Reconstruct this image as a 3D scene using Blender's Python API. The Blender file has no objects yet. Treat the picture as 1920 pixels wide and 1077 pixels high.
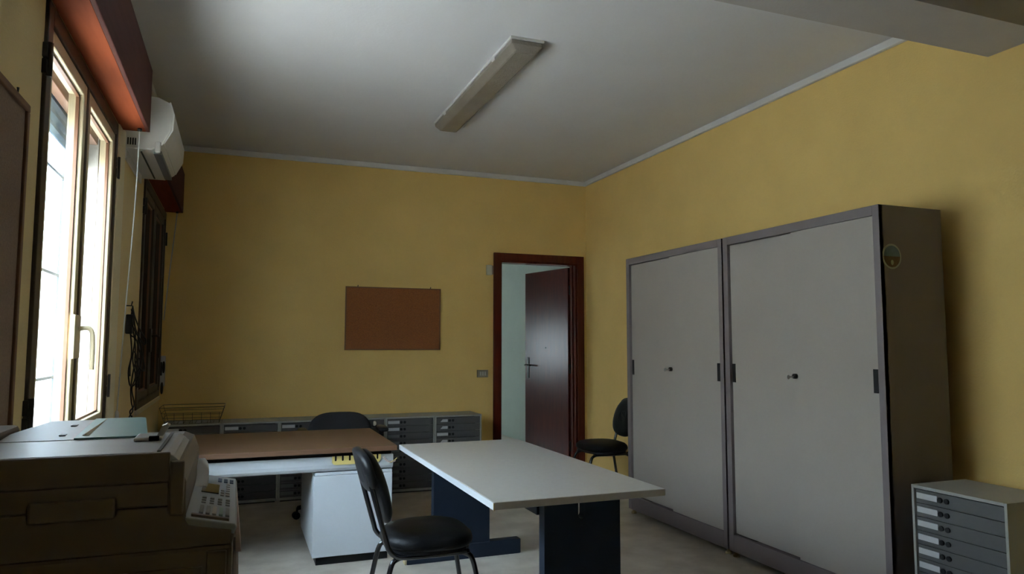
import bpy, bmesh, math, random
from mathutils import Vector, Matrix
random.seed(7)
PI = math.pi
SC = bpy.context.scene
COL = SC.collection

# ------------------------------------------------------------------ camera, world, exposure
cam_d = bpy.data.cameras.new('camera')
cam = bpy.data.objects.new('camera', cam_d)
COL.objects.link(cam)
cam_d.sensor_width = 36.0
cam_d.lens = 25.194
cam_d.clip_start = 0.02
R0 = (0.93413634, -0.35691403, 0.00129312)
U0 = (-0.03000121, -0.07490968, 0.99673892)
F0 = (0.35565324, 0.93112884, 0.0806837)
cam.matrix_world = Matrix(((R0[0], U0[0], -F0[0], 0.0),
                           (R0[1], U0[1], -F0[1], 0.0),
                           (R0[2], U0[2], -F0[2], 1.3),
                           (0, 0, 0, 1)))
SC.camera = cam

world = bpy.data.worlds.new('overcast_sky')
SC.world = world
world.use_nodes = True
wn = world.node_tree
bg = wn.nodes['Background']
bg.inputs['Color'].default_value = (0.70, 0.85, 1.0, 1)
bg.inputs['Strength'].default_value = 34.0

sun_d = bpy.data.lights.new('sun', 'SUN')
sun_d.energy = 42.0
sun_d.angle = 0.02
sun_d.color = (1.0, 0.97, 0.96)
sun = bpy.data.objects.new('sun', sun_d)
COL.objects.link(sun)
sun.rotation_euler = Vector((-0.12, 0.50, -0.86)).to_track_quat('-Z', 'Y').to_euler()

vs = SC.view_settings
vs.view_transform = 'Standard'
vs.look = 'None'
vs.gamma = 1.0
vs.use_curve_mapping = False
vs.exposure = 0.05

# ------------------------------------------------------------------ materials
def mat(name, col, rough=0.6, metal=0.0, var=0.06, scale=8.0, bump=0.0, bscale=60.0, spec=0.5,
        coat=0.0, detail=4.0, col2=None, stretch=None):
    m = bpy.data.materials.new(name)
    m.use_nodes = True
    nt = m.node_tree
    b = nt.nodes['Principled BSDF']
    b.inputs['Roughness'].default_value = rough
    b.inputs['Metallic'].default_value = metal
    b.inputs['Specular IOR Level'].default_value = spec
    b.inputs['Coat Weight'].default_value = coat
    b.inputs['Coat Roughness'].default_value = 0.12
    tc = nt.nodes.new('ShaderNodeTexCoord')
    src = tc.outputs['Object']
    if stretch:
        mp = nt.nodes.new('ShaderNodeMapping')
        mp.inputs['Scale'].default_value = stretch
        nt.links.new(src, mp.inputs['Vector'])
        src = mp.outputs['Vector']
    nz = nt.nodes.new('ShaderNodeTexNoise')
    nz.inputs['Scale'].default_value = scale
    nz.inputs['Detail'].default_value = detail
    nt.links.new(src, nz.inputs['Vector'])
    rp = nt.nodes.new('ShaderNodeValToRGB')
    c2 = col2 or tuple(min(1, c * (1 + var)) for c in col)
    c1 = col if col2 else tuple(c * (1 - var) for c in col)
    rp.color_ramp.elements[0].position = 0.3
    rp.color_ramp.elements[1].position = 0.7
    rp.color_ramp.elements[0].color = (*c1, 1)
    rp.color_ramp.elements[1].color = (*c2, 1)
    nt.links.new(nz.outputs['Fac'], rp.inputs['Fac'])
    nt.links.new(rp.outputs['Color'], b.inputs['Base Color'])
    if bump:
        n2 = nt.nodes.new('ShaderNodeTexNoise')
        n2.inputs['Scale'].default_value = bscale
        n2.inputs['Detail'].default_value = 3
        nt.links.new(src, n2.inputs['Vector'])
        bp = nt.nodes.new('ShaderNodeBump')
        bp.inputs['Strength'].default_value = bump
        bp.inputs['Distance'].default_value = 0.01
        nt.links.new(n2.outputs['Fac'], bp.inputs['Height'])
        nt.links.new(bp.outputs['Normal'], b.inputs['Normal'])
    return m

M = {}
M['wall'] = mat('yellow_wall_paint', (0.80, 0.565, 0.20), 0.85, var=0.035, scale=3, bump=0.15, bscale=90, spec=0.2)
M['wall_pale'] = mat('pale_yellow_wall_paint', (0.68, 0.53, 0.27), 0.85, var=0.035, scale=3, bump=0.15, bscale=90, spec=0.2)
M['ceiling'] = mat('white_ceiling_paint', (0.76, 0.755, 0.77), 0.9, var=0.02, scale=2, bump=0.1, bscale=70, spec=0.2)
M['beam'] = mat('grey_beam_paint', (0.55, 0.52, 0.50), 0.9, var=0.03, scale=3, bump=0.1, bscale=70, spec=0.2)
M['cornice'] = mat('white_plaster_cornice', (0.80, 0.79, 0.78), 0.8, var=0.02, spec=0.2)
M['floor'] = mat('mottled_marble_floor', (0.42, 0.365, 0.30), 0.32, scale=5, col2=(0.64, 0.58, 0.50), detail=10, spec=0.45)
M['green'] = mat('pale_green_wall_paint', (0.60, 0.70, 0.63), 0.8, var=0.03, scale=3, spec=0.2)
M['mahogany'] = mat('dark_mahogany_veneer', (0.065, 0.011, 0.006), 0.26, scale=5, col2=(0.105, 0.019, 0.009),
                    stretch=(9, 9, 0.7), coat=0.0, spec=0.24)
M['boxwood'] = mat('reddish_brown_wood', (0.19, 0.042, 0.015), 0.75, scale=4, col2=(0.24, 0.056, 0.021), stretch=(6, 0.6, 6), spec=0.06)
M['boxfront_shaded'] = mat('shaded_brown_wood_front', (0.080, 0.028, 0.022), 0.7, scale=4, col2=(0.105, 0.038, 0.030), stretch=(6, 0.6, 6), spec=0.1)  # box wood in a darker copy, shade of the front face painted in
M['peach'] = mat('peach_lintel_plaster', (0.60, 0.37, 0.27), 0.8, var=0.04)
M['frame_brown'] = mat('dark_brown_window_frame', (0.040, 0.024, 0.015), 0.45, var=0.1)
M['sash'] = mat('cream_window_sash', (0.62, 0.52, 0.34), 0.4, var=0.03)
M['trimcream'] = mat('cream_painted_trim', (0.66, 0.57, 0.36), 0.6, var=0.03)
M['metal_dark'] = mat('dark_metal', (0.035, 0.033, 0.03), 0.4, metal=0.6, var=0.05)
M['steel'] = mat('steel', (0.45, 0.45, 0.45), 0.35, metal=0.9, var=0.05)
M['acwhite'] = mat('off_white_plastic', (0.72, 0.70, 0.66), 0.35, var=0.02)
M['acgrey'] = mat('grey_plastic', (0.16, 0.165, 0.17), 0.4, var=0.03)
M['black_plastic'] = mat('black_plastic', (0.012, 0.012, 0.013), 0.45, var=0.1, spec=0.2)
M['vinyl'] = mat('black_vinyl', (0.007, 0.007, 0.0075), 0.42, var=0.2, scale=30, bump=0.12, bscale=220, spec=0.14)
M['fabric'] = mat('black_fabric', (0.014, 0.014, 0.016), 0.85, var=0.25, scale=120, bump=0.2, bscale=300)
M['tube'] = mat('black_lacquered_tube', (0.010, 0.010, 0.012), 0.16, var=0.1, spec=0.6)
M['cabframe'] = mat('mauve_grey_metal', (0.172, 0.143, 0.142), 0.5, var=0.03)
M['cabdoor'] = mat('light_grey_metal_door', (0.365, 0.325, 0.285), 0.55, var=0.02, scale=4)
M['unitbody'] = mat('pale_grey_green_metal', (0.36, 0.36, 0.33), 0.5, var=0.03)
M['drawer'] = mat('mid_grey_drawer_metal', (0.095, 0.094, 0.092), 0.55, var=0.04, spec=0.3)
M['card'] = mat('white_card', (0.56, 0.56, 0.57), 0.7, var=0.05)
M['cardgrey'] = mat('dark_grey_label_slot', (0.16, 0.16, 0.16), 0.6, var=0.1)  # dark grey label field, mostly on the lower drawers
M['tabletop'] = mat('grey_laminate', (0.45, 0.42, 0.38), 0.36, var=0.03, scale=40)
M['tableedge'] = mat('light_grey_edge_band', (0.60, 0.62, 0.64), 0.45, var=0.03)
M['navy'] = mat('dark_slate_blue_laminate', (0.013, 0.019, 0.031), 0.5, var=0.08, spec=0.15)
M['rawwood'] = mat('raw_chipboard', (0.50, 0.40, 0.22), 0.8, var=0.15, scale=60)
M['brown'] = mat('brown_desk_laminate', (0.125, 0.064, 0.035), 0.45, scale=5, col2=(0.155, 0.082, 0.046), stretch=(1, 12, 12))
M['brownedge'] = mat('brown_desk_edge', (0.20, 0.095, 0.05), 0.45, var=0.05)
M['deskwhite'] = mat('pale_grey_desk_laminate', (0.56, 0.585, 0.61), 0.5, var=0.02, scale=5)
M['yellowplastic'] = mat('pale_yellow_plastic', (0.72, 0.58, 0.20), 0.5, var=0.03)
M['cork'] = mat('cork', (0.22, 0.078, 0.022), 0.9, scale=160, col2=(0.34, 0.125, 0.036), bump=0.3, bscale=250, detail=6)
M['corkframe'] = mat('brown_board_frame', (0.17, 0.075, 0.03), 0.6, var=0.08)
M['corkdull'] = mat('dull_brown_board', (0.21, 0.14, 0.09), 0.9, scale=120, col2=(0.27, 0.18, 0.12), bump=0.3, bscale=250)
M['beige'] = mat('beige_copier_plastic', (0.25, 0.205, 0.175), 0.55, var=0.03)
M['lilac'] = mat('pale_grey_copier_plastic', (0.56, 0.55, 0.56), 0.45, var=0.03)
M['teal'] = mat('pale_teal_plastic', (0.28, 0.62, 0.62), 0.4, var=0.05, scale=5)
M['paleyellow'] = mat('pale_yellow_paper', (0.70, 0.66, 0.42), 0.8, var=0.05)
M['panelgrey'] = mat('bluish_grey_panel', (0.50, 0.54, 0.58), 0.45, var=0.03)
M['keyblue'] = mat('blue_grey_key', (0.10, 0.15, 0.26), 0.5, var=0.05)
M['keylight'] = mat('light_key', (0.62, 0.60, 0.58), 0.5, var=0.05)
M['keygrey'] = mat('grey_key', (0.36, 0.36, 0.36), 0.5, var=0.05)
M['keygreen'] = mat('pale_green_key', (0.42, 0.56, 0.46), 0.5, var=0.05)
M['lcd'] = mat('dark_display', (0.030, 0.034, 0.026), 0.2, var=0.05)
M['pink'] = mat('pale_pink_paper', (0.76, 0.62, 0.58), 0.8, var=0.03)
M['sensor'] = mat('cream_plastic', (0.62, 0.58, 0.45), 0.5, var=0.03)
M['switch'] = mat('taupe_switch_plate', (0.27, 0.225, 0.17), 0.5, var=0.05)
M['rocker'] = mat('pale_switch_rocker', (0.50, 0.48, 0.43), 0.5, var=0.03)
M['cordwhite'] = mat('white_cord', (0.5, 0.5, 0.5), 0.6, var=0.03)
M['cable'] = mat('black_cable', (0.012, 0.011, 0.010), 0.5, var=0.1)
M['wire'] = mat('dark_wire', (0.12, 0.10, 0.06), 0.4, metal=0.7, var=0.1)
M['slat'] = mat('blue_grey_shutter_slat', (0.28, 0.40, 0.56), 0.55, var=0.04)
M['slatbrown'] = mat('brown_shutter_slat', (0.09, 0.05, 0.035), 0.55, var=0.06)
M['grille'] = mat('blue_grey_iron', (0.06, 0.075, 0.09), 0.5, var=0.05)
M['stone'] = mat('white_reveal_plaster', (0.74, 0.70, 0.64), 0.8, var=0.04)
M['facade'] = mat('white_facade_plaster', (0.82, 0.81, 0.79), 0.9, var=0.03, scale=1.5)
M['ground'] = mat('pale_concrete_ground', (0.50, 0.48, 0.45), 0.9, var=0.08, scale=2)
M['stickring'] = mat('pale_sticker_ring', (0.33, 0.35, 0.28), 0.5, var=0.05)
M['stickblue'] = mat('blue_grey_sticker_print', (0.10, 0.16, 0.19), 0.5, var=0.15, scale=30)
M['stickbrown'] = mat('brown_sticker_print', (0.10, 0.06, 0.03), 0.5, var=0.3, scale=40)
M['lampbase'] = mat('white_lamp_housing', (0.72, 0.72, 0.70), 0.4, var=0.02)

def glass(name, rough=0.0, tint=(1, 1, 1)):
    m = bpy.data.materials.new(name)
    m.use_nodes = True
    nt = m.node_tree
    nt.nodes.clear()
    out = nt.nodes.new('ShaderNodeOutputMaterial')
    tr = nt.nodes.new('ShaderNodeBsdfTransparent')
    tr.inputs['Color'].default_value = (*tint, 1)
    gl = nt.nodes.new('ShaderNodeBsdfGlossy')
    gl.inputs['Roughness'].default_value = rough
    lw = nt.nodes.new('ShaderNodeLayerWeight')
    lw.inputs['Blend'].default_value = 0.5
    pw = nt.nodes.new('ShaderNodeMath')
    pw.operation = 'POWER'
    pw.inputs[1].default_value = 5.0
    nt.links.new(lw.outputs['Facing'], pw.inputs[0])
    fr = nt.nodes.new('ShaderNodeMath')
    fr.operation = 'MULTIPLY_ADD'
    fr.inputs[1].default_value = 0.30
    fr.inputs[2].default_value = 0.02
    nt.links.new(pw.outputs[0], fr.inputs[0])
    mx = nt.nodes.new('ShaderNodeMixShader')
    nt.links.new(fr.outputs[0], mx.inputs[0])
    nt.links.new(tr.outputs[0], mx.inputs[1])
    nt.links.new(gl.outputs[0], mx.inputs[2])
    nt.links.new(mx.outputs[0], out.inputs['Surface'])
    return m
M['glass'] = glass('window_glass', 0.0, (0.93, 0.96, 0.97))

def diffuser_mat():
    m = bpy.data.materials.new('prismatic_lamp_diffuser')
    m.use_nodes = True
    nt = m.node_tree
    b = nt.nodes['Principled BSDF']
    b.inputs['Base Color'].default_value = (0.34, 0.30, 0.24, 1)
    b.inputs['Roughness'].default_value = 0.22
    tc = nt.nodes.new('ShaderNodeTexCoord')
    v = nt.nodes.new('ShaderNodeTexVoronoi')
    v.inputs['Scale'].default_value = 90
    bp = nt.nodes.new('ShaderNodeBump')
    bp.inputs['Strength'].default_value = 0.35
    bp.inputs['Distance'].default_value = 0.004
    n = nt.nodes.new('ShaderNodeTexNoise')
    n.inputs['Scale'].default_value = 9
    rp = nt.nodes.new('ShaderNodeValToRGB')
    rp.color_ramp.elements[0].color = (0.20, 0.165, 0.13, 1)
    rp.color_ramp.elements[1].color = (0.28, 0.25, 0.21, 1)
    nt.links.new(tc.outputs['Object'], v.inputs['Vector'])
    nt.links.new(tc.outputs['Object'], n.inputs['Vector'])
    nt.links.new(n.outputs['Fac'], rp.inputs['Fac'])
    nt.links.new(rp.outputs['Color'], b.inputs['Base Color'])
    nt.links.new(v.outputs['Distance'], bp.inputs['Height'])
    nt.links.new(bp.outputs['Normal'], b.inputs['Normal'])
    return m
M['diffuser'] = diffuser_mat()

# ------------------------------------------------------------------ mesh helpers
class MB:
    def __init__(s):
        s.bm = bmesh.new()
    def box(s, a, b, bev=0.0, seg=2):
        (x0, y0, z0), (x1, y1, z1) = a, b
        x0, x1 = min(x0, x1), max(x0, x1); y0, y1 = min(y0, y1), max(y0, y1); z0, z1 = min(z0, z1), max(z0, z1)
        v = [s.bm.verts.new(p) for p in ((x0, y0, z0), (x1, y0, z0), (x1, y1, z0), (x0, y1, z0),
                                          (x0, y0, z1), (x1, y0, z1), (x1, y1, z1), (x0, y1, z1))]
        fs = [s.bm.faces.new([v[i] for i in q]) for q in
              ((0, 3, 2, 1), (4, 5, 6, 7), (0, 1, 5, 4), (1, 2, 6, 5), (2, 3, 7, 6), (3, 0, 4, 7))]
        if bev > 0:
            es = list({e for f in fs for e in f.edges})
            bmesh.ops.bevel(s.bm, geom=es, offset=bev, segments=seg, profile=0.5, affect='EDGES')
        return s
    def tube(s, pts, r, n=10, closed=False, cap=True):
        pts = [Vector(p) for p in pts]
        N = len(pts)
        rings = []
        up = None
        for i, p in enumerate(pts):
            if closed:
                t = (pts[(i + 1) % N] - pts[i - 1]).normalized()
            else:
                t = (pts[min(i + 1, N - 1)] - pts[max(i - 1, 0)]).normalized()
            if up is None:
                up = Vector((0, 0, 1)) if abs(t.z) < 0.9 else Vector((1, 0, 0))
            a = (up - t * up.dot(t))
            if a.length < 1e-5:
                a = t.orthogonal()
            a.normalize()
            up = a
            b = t.cross(a)
            rr = r[i] if isinstance(r, (list, tuple)) else r
            rings.append([s.bm.verts.new(p + a * (rr * math.cos(2 * PI * k / n)) + b * (rr * math.sin(2 * PI * k / n)))
                          for k in range(n)])
        for i in range(N if closed else N - 1):
            A, B = rings[i], rings[(i + 1) % N]
            for k in range(n):
                f = s.bm.faces.new((A[k], A[(k + 1) % n], B[(k + 1) % n], B[k])); f.smooth = True
        if cap and not closed:
            s.bm.faces.new(list(reversed(rings[0]))); s.bm.faces.new(rings[-1])
        return s
    def prism(s, poly, axis, a, b, bev=0.0):
        """poly: 2-D outline in the other two axes (in axis order), extruded from a to b on axis."""
        def mk(p, t):
            q = [p[0], p[1]]
            q.insert(axis, t)
            return q
        A = [s.bm.verts.new(mk(p, a)) for p in poly]
        B = [s.bm.verts.new(mk(p, b)) for p in poly]
        n = len(poly)
        fs = [s.bm.faces.new(A), s.bm.faces.new(B)]
        for k in range(n):
            fs.append(s.bm.faces.new((A[k], A[(k + 1) % n], B[(k + 1) % n], B[k])))
        if bev:
            es = list({e for f in fs[:2] for e in f.edges})
            bmesh.ops.bevel(s.bm, geom=es, offset=bev, segments=2, profile=0.5, affect='EDGES')
        return s
    def rings(s, loops, close_first=True, close_last=True, smooth=True):
        R = [[s.bm.verts.new(p) for p in L] for L in loops]
        n = len(R[0])
        for A, B in zip(R, R[1:]):
            for k in range(n):
                f = s.bm.faces.new((A[k], A[(k + 1) % n], B[(k + 1) % n], B[k])); f.smooth = smooth
        if close_first:
            s.bm.faces.new(list(reversed(R[0])))
        if close_last:
            s.bm.faces.new(R[-1])
        return s
    def lathe(s, prof, c=(0, 0, 0), n=20, axis=2):
        loops = []
        for (r, h) in prof:
            L = []
            for k in range(n):
                u, v = r * math.cos(2 * PI * k / n), r * math.sin(2 * PI * k / n)
                p = [u, v]
                p.insert(axis, h)
                L.append((p[0] + c[0], p[1] + c[1], p[2] + c[2]))
            loops.append(L)
        return s.rings(loops)
    def build(s, name, m, parent=None, world=False):
        if world and parent is not None:
            bmesh.ops.translate(s.bm, verts=s.bm.verts, vec=-Vector(parent.location))
        bmesh.ops.recalc_face_normals(s.bm, faces=s.bm.faces)
        me = bpy.data.meshes.new(name)
        s.bm.to_mesh(me)
        s.bm.free()
        me.materials.append(M[m])
        o = bpy.data.objects.new(name, me)
        COL.objects.link(o)
        if parent is not None:
            o.parent = parent
        return o

def smooth_line(P, n=6, closed=False):
    P = [Vector(p) for p in P]
    N = len(P)
    out = []
    for i in range(N if closed else N - 1):
        if closed:
            p0, p1, p2, p3 = P[i - 1], P[i], P[(i + 1) % N], P[(i + 2) % N]
        else:
            p0, p1, p2, p3 = P[max(i - 1, 0)], P[i], P[i + 1], P[min(i + 2, N - 1)]
        for k in range(n):
            t = k / n
            out.append(0.5 * ((2 * p1) + (p2 - p0) * t + (2 * p0 - 5 * p1 + 4 * p2 - p3) * t * t + (3 * p1 - p0 - 3 * p2 + p3) * t ** 3))
    if not closed:
        out.append(P[-1])
    return out

def rrect(x0, y0, x1, y1, r, n=5):
    out = []
    for cx, cy, a in ((x1 - r, y1 - r, 0), (x0 + r, y1 - r, 90), (x0 + r, y0 + r, 180), (x1 - r, y0 + r, 270)):
        for k in range(n + 1):
            t = math.radians(a + 90 * k / n)
            out.append((cx + r * math.cos(t), cy + r * math.sin(t)))
    return out

def superellipse(a, b, p, n=40):
    out = []
    for k in range(n):
        t = 2 * PI * k / n
        c, s_ = math.cos(t), math.sin(t)
        out.append((a * math.copysign(abs(c) ** (2 / p), c), b * math.copysign(abs(s_) ** (2 / p), s_)))
    return out

def thing(name, label, cat, loc=(0, 0, 0), rz=0.0, group=None):
    o = bpy.data.objects.new(name, None)
    o.empty_display_size = 0.1
    COL.objects.link(o)
    o.location = loc
    o.rotation_euler = (0, 0, rz)
    o['label'] = label
    o['category'] = cat
    if group:
        o['group'] = group
    return o
def tag(o, label, cat, group=None):
    o['label'] = label
    o['category'] = cat
    if group:
        o['group'] = group
    return o
def structure(o):
    o['kind'] = 'structure'
    return o
def copy_child(o, parent, off=None):
    c = o.copy()
    COL.objects.link(c)
    c.parent = parent
    if off is not None:
        c.location = Vector(o.location) + Vector(off)
    return c
def copy_tree(root):
    r = root.copy()
    COL.objects.link(r)
    for ch in list(root.children):
        c = copy_child(ch, r)
        for g in list(ch.children):
            copy_child(g, c)
    return r

# ------------------------------------------------------------------ room shell
XL, XR, YB, YF, ZC = -0.60, 3.40, 6.72, -3.6, 3.02
YN = 12.0          # end of the room beyond the door
XN = 3.64          # its right wall
W1 = (2.58, 4.00, 0.88, 2.40)      # window 1 opening: y0 y1 z0 z1
W2 = (5.16, 6.60, 0.88, 2.40)
W3 = (9.95, 10.85, 0.9, 1.6)      # window of the room beyond
LT = 0.20                          # outer wall thickness

structure(MB().box((XL - LT, YF - 0.2, -0.12), (XN + 0.2, YN + 0.2, 0)).build('floor', 'floor'))
structure(MB().box((XL - LT, YF - 0.2, ZC), (XN + 0.2, YN + 0.2, ZC + 0.15)).build('ceiling', 'ceiling'))
def wall_with_openings(y0, y1, ops):
    m = MB()
    y = y0
    for (a, b, c, d) in ops:
        m.box((XL - LT, y, 0), (XL, a, ZC))
        m.box((XL - LT, a, 0), (XL, b, c))
        m.box((XL - LT, a, d), (XL, b, ZC))
        y = b
    m.box((XL - LT, y, 0), (XL, y1, ZC))
    return m
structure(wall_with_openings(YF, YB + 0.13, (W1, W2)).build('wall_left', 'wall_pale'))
structure(wall_with_openings(YB + 0.13, YN, (W3,)).build('wall_left_far', 'green'))
DX0, DX1, DZ = 2.435, 3.295, 2.15       # door opening
m = MB()
m.box((XL, YB, 0), (DX0, YB + 0.13, ZC)); m.box((DX1, YB, 0), (XN, YB + 0.13, ZC)); m.box((DX0, YB, DZ), (DX1, YB + 0.13, ZC))
structure(m.build('wall_back', 'wall'))
structure(MB().box((XR, YF, 0), (XR + 0.2, YB, ZC)).build('wall_right', 'wall'))
structure(MB().box((XL - LT, YF - 0.2, 0), (XR + 0.2, YF, ZC)).build('wall_front', 'wall'))
structure(MB().box((XN, YB + 0.13, 0), (XN + 0.2, YN, ZC)).build('wall_right_far', 'green'))
structure(MB().box((XL - LT, YN, 0), (XN + 0.2, YN + 0.2, ZC)).build('wall_back_far', 'green'))
# ceiling beam across the room
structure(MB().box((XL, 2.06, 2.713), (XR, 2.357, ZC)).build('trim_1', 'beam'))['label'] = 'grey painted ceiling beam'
# cornices
def cornice(name, a, b):
    structure(MB().box(a, b, 0.006).build(name, 'cornice'))['label'] = 'thin white cornice under the ceiling'
cornice('trim_2', (XL, YB - 0.03, ZC - 0.047), (XR, YB, ZC))
cornice('trim_3', (XR - 0.03, 2.357, ZC - 0.047), (XR, YB, ZC))
cornice('trim_4', (XL, 2.357, ZC - 0.047), (XL + 0.03, YB, ZC))
structure(MB().box((XR - 0.012, YF, 0), (XR, YB, 0.08), 0.003).build('baseboard_right', 'floor'))
structure(MB().box((XL, YB - 0.012, 0), (DX0 - 0.07, YB, 0.08), 0.003).build('baseboard_back', 'floor'))
structure(MB().box((XL, YF, 0), (XL + 0.012, YB, 0.08), 0.003).build('baseboard_left', 'floor'))

# ------------------------------------------------------------------ outside
structure(MB().box((-16, -12, -0.75), (XL - LT, 36, -0.6)).build('ground', 'ground'))
fac = thing('neighbouring_building', 'white plastered building facing the bright window', 'building', (-6, 4, -0.6))
MB().box((-10, -10, -0.6), (-6, 34, 3.2)).build('facade', 'facade', fac, True)
MB().box((-10.2, -10.2, 3.2), (-5.7, 34.2, 3.45), 0.03).build('eaves', 'facade', fac, True)

# ------------------------------------------------------------------ windows in the left wall
def window(name, W, closed=False):
    y0, y1, z0, z1 = W
    root = bpy.data.objects.new(name, None)
    COL.objects.link(root)
    root.location = (XL, (y0 + y1) / 2, z0)
    root['kind'] = 'structure'
    xa, xb = XL - 0.065, XL + 0.012
    f = MB()
    t = 0.062
    f.box((xa, y0, z0), (xb, y0 + t, z1), 0.004); f.box((xa, y1 - t * 0.8, z0), (xb, y1, z1), 0.004)
    f.box((xa, y0 + t, z1 - 0.062), (xb, y1 - t * 0.8, z1), 0.004); f.box((xa, y0 + t, z0), (xb, y1 - t * 0.8, z0 + 0.05), 0.004)
    f.build('window_frame', 'frame_brown', root, True)
    ym = (y0 + y1) / 2 - 0.02
    MB().box((xa + 0.01, ym - 0.018, z0 + 0.05), (XL + 0.006, ym + 0.018, z1 - 0.062), 0.003).build('meeting_post', 'frame_brown', root, True)
    sm = 'frame_brown' if closed else 'sash'
    for (a, b) in ((y0 + t, ym - 0.018), (ym + 0.018, y1 - t * 0.8)):
        s = MB()
        w = 0.052
        c0, c1 = z0 + 0.05, z1 - 0.062
        x0, x1 = XL - 0.052, XL + 0.004
        s.box((x0, a, c0), (x1, a + w, c1), 0.006); s.box((x0, b - w, c0), (x1, b, c1), 0.006)
        s.box((x0, a + w, c1 - w), (x1, b - w, c1), 0.006); s.box((x0, a + w, c0), (x1, b - w, c0 + w), 0.006)
        so = s.build('sash', sm, root, True)
        bead = MB()
        xg = XL - 0.024
        for q in (((xg, a + w, c0 + w), (xg + 0.012, a + w + 0.010, c1 - w)), ((xg, b - w - 0.010, c0 + w), (xg + 0.012, b - w, c1 - w)),
                  ((xg, a + w, c1 - w - 0.010), (xg + 0.012, b - w, c1 - w)), ((xg, a + w, c0 + w), (xg + 0.012, b - w, c0 + w + 0.010))):
            bead.box(*q)
        bo = bead.build('glazing_bead', 'brownedge', None)
        bo.parent = so
        bo.location = -Vector(root.location)
        g = MB().box((XL - 0.032, a + w, c0 + w), (XL - 0.028, b - w, c1 - w)).build('pane', 'glass', None)
        g.parent = so
        g.location = -Vector(root.location)
    # handle on the meeting stile
    zc = 1.33
    MB().box((XL + 0.004, ym - 0.10, zc - 0.085), (XL + 0.016, ym + 0.012, zc + 0.085), 0.003).build('handle_plate', sm, root, True)
    h = MB()
    h.tube(smooth_line([(XL + 0.012, ym - 0.03, zc + 0.03), (XL + 0.045, ym - 0.03, zc + 0.035), (XL + 0.060, ym - 0.02, zc + 0.02),
                        (XL + 0.064, ym - 0.01, zc - 0.03), (XL + 0.062, ym, zc - 0.13)], 4), 0.009, 8)
    h.build('handle', sm, root, True)
    for (hy, hz) in ((y0 + 0.005, z1 - 0.20), (y0 + 0.005, z0 + 0.2), (y1 - 0.005, z1 - 0.22), (y1 - 0.005, z0 + 0.22)):
        hm = MB()
        hm.tube([(XL + 0.016, hy, hz - 0.055), (XL + 0.016, hy, hz + 0.055)], 0.010, 8)
        hm.box((XL, hy - 0.02, hz - 0.05), (XL + 0.014, hy + 0.02, hz - 0.003), 0.002)
        hm.box((XL, hy - 0.02, hz + 0.003), (XL + 0.014, hy + 0.02, hz + 0.05), 0.002)
        hm.build('hinge', 'metal_dark', root, True)
    MB().box((XL - LT, y0 - 0.0, z0 - 0.03), (XL + 0.02, y1 + 0.0, z0), 0.004).build('window_sill', 'trimcream', root, True)
    rv = MB()
    rv.box((XL - LT + 0.001, y0, z1 - 0.010), (XL - 0.07, y1, z1)); rv.box((XL - LT + 0.001, y0, z0), (XL - 0.07, y0 + 0.010, z1)); rv.box((XL - LT + 0.001, y1 - 0.010, z0), (XL - 0.07, y1, z1))
    rv.build('reveal', 'stone', root, True)
    if not closed:
        MB().box((XL - 0.112, y0 + 0.011, z1 - 0.115), (XL - 0.075, y1 - 0.011, z1 - 0.011), 0.003).build('lintel', 'peach', root, True)
    return root
window('window_1', W1)
window('window_2', W2, True)
structure(MB().box((XL, 3.985, 0.86), (XL + 0.018, 4.20, 2.42), 0.004).build('trim_5', 'trimcream'))['label'] = 'cream upright board beside the bright window'

def shutter(label, W, zb, m_):
    y0, y1, z0, z1 = W
    r = thing('roller_shutter', label, 'shutter', (XL - 0.125, (y0 + y1) / 2, zb))
    first = None
    p = 0.052
    k = 0
    z = zb
    while z < z1 - 0.012:
        h = min(p - 0.004, z1 - 0.012 - z)
        if h < p - 0.005:
            break
        if first is None:
            prof = [(XL - 0.131, z), (XL - 0.123, z), (XL - 0.117, z + h / 2), (XL - 0.123, z + h), (XL - 0.131, z + h), (XL - 0.135, z + h / 2)]
            mm = MB()
            A = [(q[0], q[1]) for q in prof]
            mm.prism(A, 1, y0 + 0.012, y1 - 0.012)
            first = mm.build('slat', m_, r, True)
        else:
            copy_child(first, r, (0, 0, k * p))
        k += 1
        z += p
    MB().box((XL - 0.123, y0 + 0.012, zb - 0.0), (XL - 0.128, y1 - 0.012, z1 - 0.015)).build('shutter_web', m_, r, True)
    return r
shutter('blue grey roller shutter lowered a little behind the bright window', W1, 2.15, 'slat')
shutter('brown roller shutter fully closed behind the far window', W2, 0.90, 'slatbrown')
gr = thing('window_grille', 'thin blue grey iron grille outside the bright window', 'grille', (XL - 0.19, 3.3, 0.9))
y = W1[0] + 0.06
bar0 = None
for k in range(4):
    yy = W1[0] + 0.10 + k * 0.40
    if bar0 is None:
        bar0 = MB().box((XL - 0.198, yy - 0.008, W1[2] + 0.002), (XL - 0.184, yy + 0.008, W1[3] - 0.012), 0.002).build('upright_bar', 'grille', gr, True)
    else:
        copy_child(bar0, gr, (0, 0.40 * k, 0))
for zz in (1.15, 1.62, 2.08):
    MB().box((XL - 0.196, W1[0] + 0.012, zz - 0.007), (XL - 0.186, W1[1] - 0.012, zz + 0.007), 0.002).build('cross_bar', 'grille', gr, True)

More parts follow.
